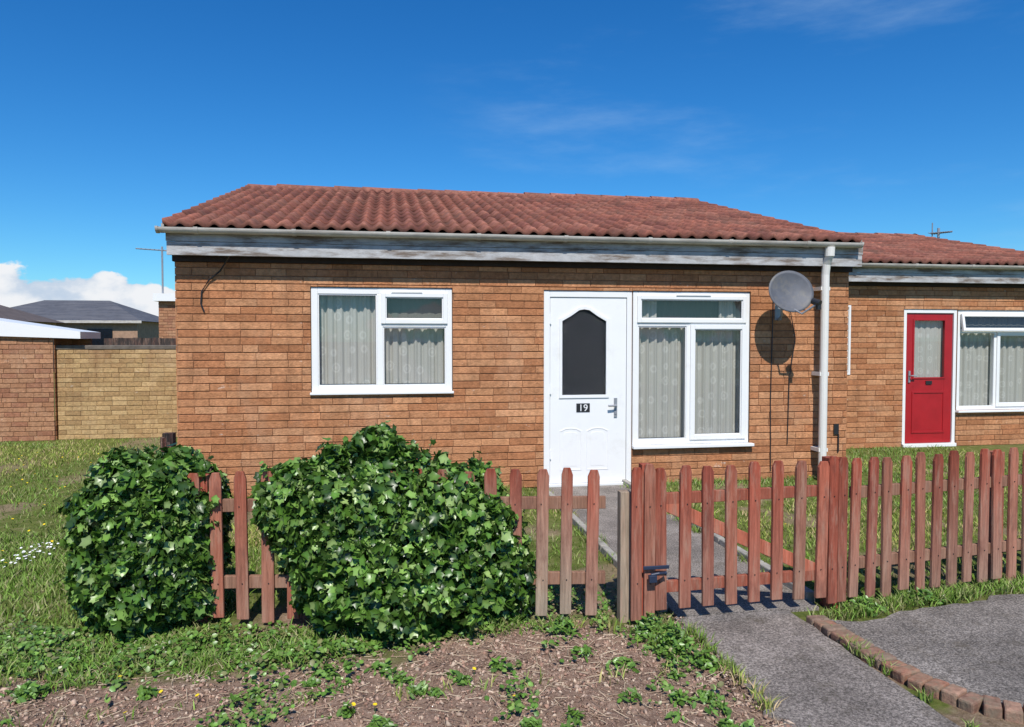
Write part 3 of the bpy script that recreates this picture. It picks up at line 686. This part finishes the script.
def aerial(name,x,y,z0,z1,L,dirv):
    o=empty(name); B=MB(); B.tube([(x,y,z0),(x,y,z1)],.025,8); d=Vector(dirv).normalized(); pz=Vector((-d.y,d.x,0)); c=Vector((x,y,z1-.1))
    B.tube([c-d*L*.35,c+d*L*.65],.018,6)
    for i in range(9):
        p=c-d*L*.33+d*L*.97*i/9; w=.16-.008*i; B.tube([p-pz*w,p+pz*w],.008,5)
    B.tube([c-d*L*.3-Vector((0,0,.22)),c-d*L*.3+Vector((0,0,.22))],.012,5); B.obj('antenna',M_steel,o)
aerial('tv_aerial',-6.00,21.2,2.7,4.05,1.0,(-.85,-.5,0)); aerial('tv_aerial',11.1,13.6,3.2,3.85,.4,(.5,-.9,0))

# ================================================================ GRASS, WEEDS, DEBRIS
def blades(name,P,h,w,cols,seed=3,lean=.5):
    r=np.random.default_rng(seed); m=len(P); a=r.uniform(0,2*np.pi,m); L=h*r.uniform(.5,1.35,m)
    u=np.stack([np.cos(a),np.sin(a),0*a],1); b=r.uniform(0,2*np.pi,m); ln=L*lean*r.uniform(.2,1.5,m)
    dd=np.stack([np.cos(b)*ln,np.sin(b)*ln,0*b],1); ww=(w*r.uniform(.7,1.3,m))[:,None]
    up=np.zeros((m,3)); up[:,2]=L
    V=np.stack([P-u*ww,P+u*ww,P+u*ww*.75+up*.55+dd*.35,P-u*ww*.75+up*.55+dd*.35,P+up+dd],1).reshape(-1,3)
    T=np.array([(0,1,2),(0,2,3),(3,2,4)]); F=(T[None]+(np.arange(m)*5)[:,None,None]).reshape(-1,3)
    cols=np.array(cols); c=cols[r.integers(0,len(cols),m)]*r.uniform(.75,1.25,(m,1)); pn=fbm(P[:,0]*.9+5,P[:,1]*.9+5,4)[:,None]; c=c*(.75+.5*pn)*np.where(pn>.54,np.array([[1.35,1.05,1.2]]),1.0)
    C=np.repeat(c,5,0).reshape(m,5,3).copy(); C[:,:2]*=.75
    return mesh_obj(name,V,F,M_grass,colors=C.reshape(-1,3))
def pts_rect(x0,x1,y0,y1,n_,r):
    return np.stack([r.uniform(x0,x1,n_),r.uniform(y0,y1,n_),np.zeros(n_)-.005],1)
r=np.random.default_rng(21)
def okgrass(P):
    x,y=P[:,0],P[:,1]; k=np.ones(len(P),bool)
    k&=~((x>1.58)&(x<2.57)&(y<7.73)); k&=~((x>-2.1)&(x<5.2)&(y>7.70))&~((x>5.2)&(y>9.7))
    tb=np.interp(x,[2.5,3.87,9],[3.78,4.02,4.6]); 
    ex=np.interp(y,[2.2,2.36,2.46,2.62,2.80,3.04,3.4,3.8],[5.5,3.8,3.2,2.72,2.50,2.40,2.37,2.36])
    k&=~((x>2.3)&(y<tb)&(x>ex-.06)); k&=(r.random(len(P))>soil(x,y)*1.02)
    k&=~((x<-5.1)&(y>12.4))&(y<12.55)
    return P[k]
GC=[(.16,.27,.04),(.18,.31,.045),(.12,.21,.03),(.22,.33,.065),(.27,.32,.10),(.33,.32,.15)]
Pn=np.concatenate([pts_rect(-4.5,-.9,3.7,6.5,44000,r),pts_rect(-7.5,-1.8,6.5,12.5,40000,r),pts_rect(-2,1.6,4.3,7.7,10000,r),pts_rect(2.55,8,4.0,9.7,46000,r),pts_rect(2.5,6,3.6,4.6,7000,r),pts_rect(2.28,4,1.8,2.7,2500,r)])
Pn=okgrass(Pn); dns=fbm(Pn[:,0]*1.3,Pn[:,1]*1.3,3); Pn=Pn[(dns+r.uniform(-.2,.2,len(Pn)))>.33]
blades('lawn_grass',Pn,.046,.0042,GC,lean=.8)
T=[]
def tufts(x0,y0,x1,y1,n_,k,spread):
    for i in range(n_):
        t=r.random(); c=np.array([x0+(x1-x0)*t,y0+(y1-y0)*t,0]); T.append(c+r.normal(size=(k,3))*np.array([spread,spread,0]))
tufts(1.60,2.4,1.60,3.9,18,26,.022); tufts(2.33,2.5,2.33,3.8,10,22,.012); tufts(2.75,3.92,6.5,4.5,50,60,.05); tufts(-1,4.1,1.3,3.9,16,50,.05); tufts(1.40,3.6,1.45,3.85,5,60,.05)
tufts(2.5,4.1,2.5,7.6,20,30,.03); tufts(1.6,4.1,1.6,7.6,20,30,.03); tufts(2.5,2.3,2.9,2.4,10,50,.06)
tufts(-2.5,3.3,1.4,3.3,24,10,.03); tufts(2.38,3.8,2.75,3.85,8,25,.03); tufts(-2.0,7.66,1.5,7.66,40,40,.04); tufts(2.7,7.66,5.1,7.66,30,40,.04)
for i in range(70):
    c=np.array([r.uniform(-2.6,-.3),r.uniform(3.6,4.05),0]); T.append(c+r.normal(size=(26,3))*np.array([.04,.03,0]))
T=np.concatenate(T); T[:,2]=0; blades('grass_tufts',T,.055,.0035,GC,seed=8,lean=.8)
Pw=pts_rect(-3.2,1.55,3.0,4.7,66000,r); x,y=Pw[:,0],Pw[:,1]
band=sstep(.55,0,np.abs(y-(yb(x)+.25))/.75); nn=fbm(x*3.5+7,y*3.5+7,4); nn2=fbm(x*9+3,y*9+3,3)
pr=band*sstep(.30,.50,nn+band*.18)*np.where(x>.75,.35,1)*sstep(.25,.45,nn2+.1)
pr=np.maximum(pr,.35*sstep(.58,.70,nn*.6+nn2*.4)*(y<yb(x)))
Pw=Pw[r.random(len(Pw))<pr]; hh=fbm(Pw[:,0]*5,Pw[:,1]*5,3); Pw[:,2]=.004+r.random(len(Pw))*.07*np.clip(hh*2-.5,0.08,1)
leaves('creeping_weeds',Pw,np.tile([0,-.25,1.0],(len(Pw),1)),.016,.55,[(.09,.18,.028),(.11,.22,.035),(.14,.26,.045),(.07,.14,.022),(.18,.28,.065),(.18,.18,.07)],M_leaf,None,ROUND,ROUNDF,jit=.5,up=.2,seed=31,droop=False)
C_=[]
cl=[(1.42,3.55,.09,.15,420),(1.36,3.72,.08,.14,260),(1.5,3.35,.06,.07,130),(2.36,3.62,.02,.04,40),(2.75,3.9,.08,.08,120),(3.2,3.98,.09,.07,120),(.9,3.85,.08,.10,130),(2.62,2.38,.1,.06,140)]
for i in range(60): cl.append((r.uniform(-2.4,1.5),r.uniform(2.6,3.6),r.uniform(.015,.06),r.uniform(.02,.05),int(r.uniform(8,70))))
for (cx_,cy_,rad,hgt,k) in cl:
    p=r.normal(size=(k,3))*np.array([rad,rad,0])*.6; p[:,2]=r.random(k)*hgt*np.exp(-(p[:,0]**2+p[:,1]**2)/(rad*rad)); C_.append(p+np.array([cx_,cy_,.01]))
C_=np.concatenate(C_); leaves('weeds',C_,np.tile([0,-.3,1.0],(len(C_),1)),.018,.5,[(.09,.18,.03),(.12,.23,.035),(.15,.26,.055)],M_leaf,None,ROUND*np.array([.7,1.3,1]),ROUNDF,jit=.6,up=.2,seed=41,droop=False)
Pc=pts_rect(-3,1.64,2.4,4.2,42000,r); Pc=Pc[r.random(len(Pc))<soil(Pc[:,0],Pc[:,1])*1.0]; m=len(Pc)
Pc[:,2]=gz_(Pc[:,0],Pc[:,1],1.0)+.002
base=np.array([(1,0,0),(-.5,.87,0),(-.5,-.87,0),(0,0,.6),(.2,.1,-.6)]); TT=np.array([(0,1,3),(1,2,3),(2,0,3),(1,0,4),(2,1,4),(0,2,4)])
sc=(r.random(m)**3*.012+.0026)[:,None,None]*r.uniform(.4,1.7,(m,1,3)); a=r.uniform(0,6.28,m); ca,sa=np.cos(a)[:,None],np.sin(a)[:,None]
Q=(base[None]+r.normal(size=(m,5,3))*.25)*sc; Q2=Q.copy(); Q2[:,:,0]=Q[:,:,0]*ca-Q[:,:,1]*sa; Q2[:,:,1]=Q[:,:,0]*sa+Q[:,:,1]*ca
V=(Pc[:,None,:]+Q2).reshape(-1,3); F=(TT[None]+(np.arange(m)*5)[:,None,None]).reshape(-1,3)
cc=np.array([(.37,.25,.185),(.45,.325,.245),(.23,.15,.11),(.52,.40,.30),(.37,.225,.165)])[r.integers(0,5,m)]*r.uniform(.7,1.2,(m,1))
mesh_obj('soil_debris',V,F,M_chip,colors=np.repeat(cc,5,0))
m=2600; Pt=pts_rect(-3,1.6,2.5,3.9,m,r); Pt[:,2]=gz_(Pt[:,0],Pt[:,1],1.0)+.008; a=r.uniform(0,6.28,m); L=r.uniform(.012,.055,m)
dv=np.stack([np.cos(a)*L,np.sin(a)*L,r.uniform(-.1,.25,m)*L],1); sd=np.stack([-np.sin(a),np.cos(a),0*a],1)*.0013; upv=np.array([[0,0,.002]])
V=np.stack([Pt-dv-sd,Pt-dv+sd,Pt-dv+upv,Pt+dv-sd,Pt+dv+sd,Pt+dv+upv],1).reshape(-1,3)
TT=np.array([(0,3,5),(0,5,2),(1,2,5),(1,5,4)]); F=(TT[None]+(np.arange(m)*6)[:,None,None]).reshape(-1,3)
cc=np.array([(.50,.40,.28),(.35,.25,.17),(.20,.14,.10)])[r.integers(0,3,m)]
mesh_obj('twigs',V,F,M_chip,colors=np.repeat(cc,6,0))
def flowers(name,P,size,col,k=7):
    B=MB()
    for p in P:
        a0=random.random()*6; tl=Vector((rj(.4),rj(.4)-.2,1)).normalized().to_track_quat('Z','Y').to_matrix()
        c=Vector(p); vs=[c]+[c+tl@Vector((size*math.cos(a0+6.283*i/k),size*math.sin(a0+6.283*i/k),size*.25)) for i in range(k)]
        B.add(vs,[(0,1+i,1+(i+1)%k) for i in range(k)],col)
        B.tube([(p[0],p[1],0),tuple(c)],.0012,3,(.08,.15,.03))
    B.obj(name,M_grass)
flowers('daisies',[(-2.55+random.gauss(0,.07),5.75+random.gauss(0,.16),.06+rj(.02)) for _ in range(50)],.009,(.8,.8,.78))
flowers('buttercups',[(random.uniform(-5,-1.8),random.uniform(4.5,11),.07+rj(.02)) for _ in range(130)]+[(random.uniform(3,6),random.uniform(4.4,8),.07) for _ in range(25)]+[(random.uniform(-1.5,1),random.uniform(3.1,3.7),.04) for _ in range(8)],.010,(.75,.55,.02))

# ================================================================ LIGHT, WORLD, CAMERA
el=R(51); sdir=Vector((-.10,-1,0)).normalized()*math.cos(el)+Vector((0,0,math.sin(el)))
sun=bpy.data.lights.new('sun','SUN'); sun.energy=5.0; sun.angle=R(.5); sun.color=(1,.955,.89)
so=bpy.data.objects.new('sun',sun); so.rotation_euler=sdir.to_track_quat('Z','Y').to_euler(); link(so)
w=bpy.data.worlds.new('World'); scene.world=w; w.use_nodes=True; nt=w.node_tree; n=nt.nodes; l=nt.links
sky=n.new('ShaderNodeTexSky'); sky.sky_type='NISHITA'; sky.sun_disc=False; sky.sun_elevation=el; sky.sun_rotation=R(185.7)
sky.air_density=1.0; sky.dust_density=.2; sky.ozone_density=3.5
tc=n.new('ShaderNodeTexCoord'); sp=n.new('ShaderNodeSeparateXYZ'); l.new(tc.outputs['Generated'],sp.inputs[0])
hs=n.new('ShaderNodeHueSaturation'); hs.inputs['Saturation'].default_value=1.32; hs.inputs['Value'].default_value=1.08; l.new(sky.outputs[0],hs.inputs['Color'])
tint=n.new('ShaderNodeMix'); tint.data_type='RGBA'; tint.blend_type='MULTIPLY'; tint.inputs[0].default_value=1; l.new(hs.outputs[0],tint.inputs[6]); tint.inputs[7].default_value=(.50,.95,1.20,1)
def mth(op,a,b=None):
    m_=n.new('ShaderNodeMath'); m_.operation=op
    for i,v in enumerate((a,b)):
        if v is None: continue
        if hasattr(v,'links'): l.new(v,m_.inputs[i])
        else: m_.inputs[i].default_value=v
    return m_.outputs[0]
def mr(v,a,b,c=0,d=1):
    m_=n.new('ShaderNodeMapRange'); m_.interpolation_type='SMOOTHSTEP'; l.new(v,m_.inputs[0])
    for i,q_ in enumerate((a,b,c,d)): m_.inputs[i+1].default_value=q_
    return m_.outputs[0]
mp=n.new('ShaderNodeMapping'); mp.inputs['Scale'].default_value=(9,9,14); l.new(tc.outputs['Generated'],mp.inputs[0])
cn=n.new('ShaderNodeTexNoise'); cn.inputs['Scale'].default_value=1.7; cn.inputs['Detail'].default_value=10; cn.inputs['Roughness'].default_value=.55; l.new(mp.outputs[0],cn.inputs['Vector'])
elev=mr(sp.outputs[2],.03,.12,.36,-.30); azf=mr(sp.outputs[0],-.20,-.34,-.35,0); cum=mr(mth('ADD',mth('ADD',cn.outputs[0],elev),azf),.50,.57)
shade=mr(cn.outputs[0],.38,.60,.2,1.0)
ccol=n.new('ShaderNodeMix'); ccol.data_type='RGBA'; l.new(shade,ccol.inputs[0]); ccol.inputs[6].default_value=(4.6,5.9,7.6,1); ccol.inputs[7].default_value=(8.8,9.0,9.3,1)
mp2=n.new('ShaderNodeMapping'); mp2.inputs['Scale'].default_value=(1.6,1.6,7); mp2.inputs['Rotation'].default_value=(0,R(38),0); l.new(tc.outputs['Generated'],mp2.inputs[0])
c2=n.new('ShaderNodeTexNoise'); c2.inputs['Scale'].default_value=1.5; c2.inputs['Detail'].default_value=8; c2.inputs['Roughness'].default_value=.6; l.new(mp2.outputs[0],c2.inputs['Vector'])
cir=mth('MULTIPLY',mr(c2.outputs[0],.50,.80,0,.25),mr(sp.outputs[0],.0,.2,0,1))
m1=n.new('ShaderNodeMix'); m1.data_type='RGBA'; l.new(cir,m1.inputs[0]); l.new(tint.outputs[2],m1.inputs[6]); m1.inputs[7].default_value=(5,7,9,1)
m2=n.new('ShaderNodeMix'); m2.data_type='RGBA'; l.new(cum,m2.inputs[0]); l.new(m1.outputs[2],m2.inputs[6]); l.new(ccol.outputs[2],m2.inputs[7])
bg=n['Background']; l.new(m2.outputs[2],bg.inputs[0]); bg.inputs[1].default_value=.10
cam=bpy.data.cameras.new('camera'); cam.sensor_width=36; cam.lens=740/1024*36; cam.clip_end=5000; cam.clip_start=.05
co=bpy.data.objects.new('camera',cam); co.location=(0,0,1.6); co.rotation_euler=(R(90-1.97),0,R(-9.4)); link(co); scene.camera=co
scene.view_settings.view_transform='Standard'; scene.view_settings.look='None'; scene.view_settings.exposure=0
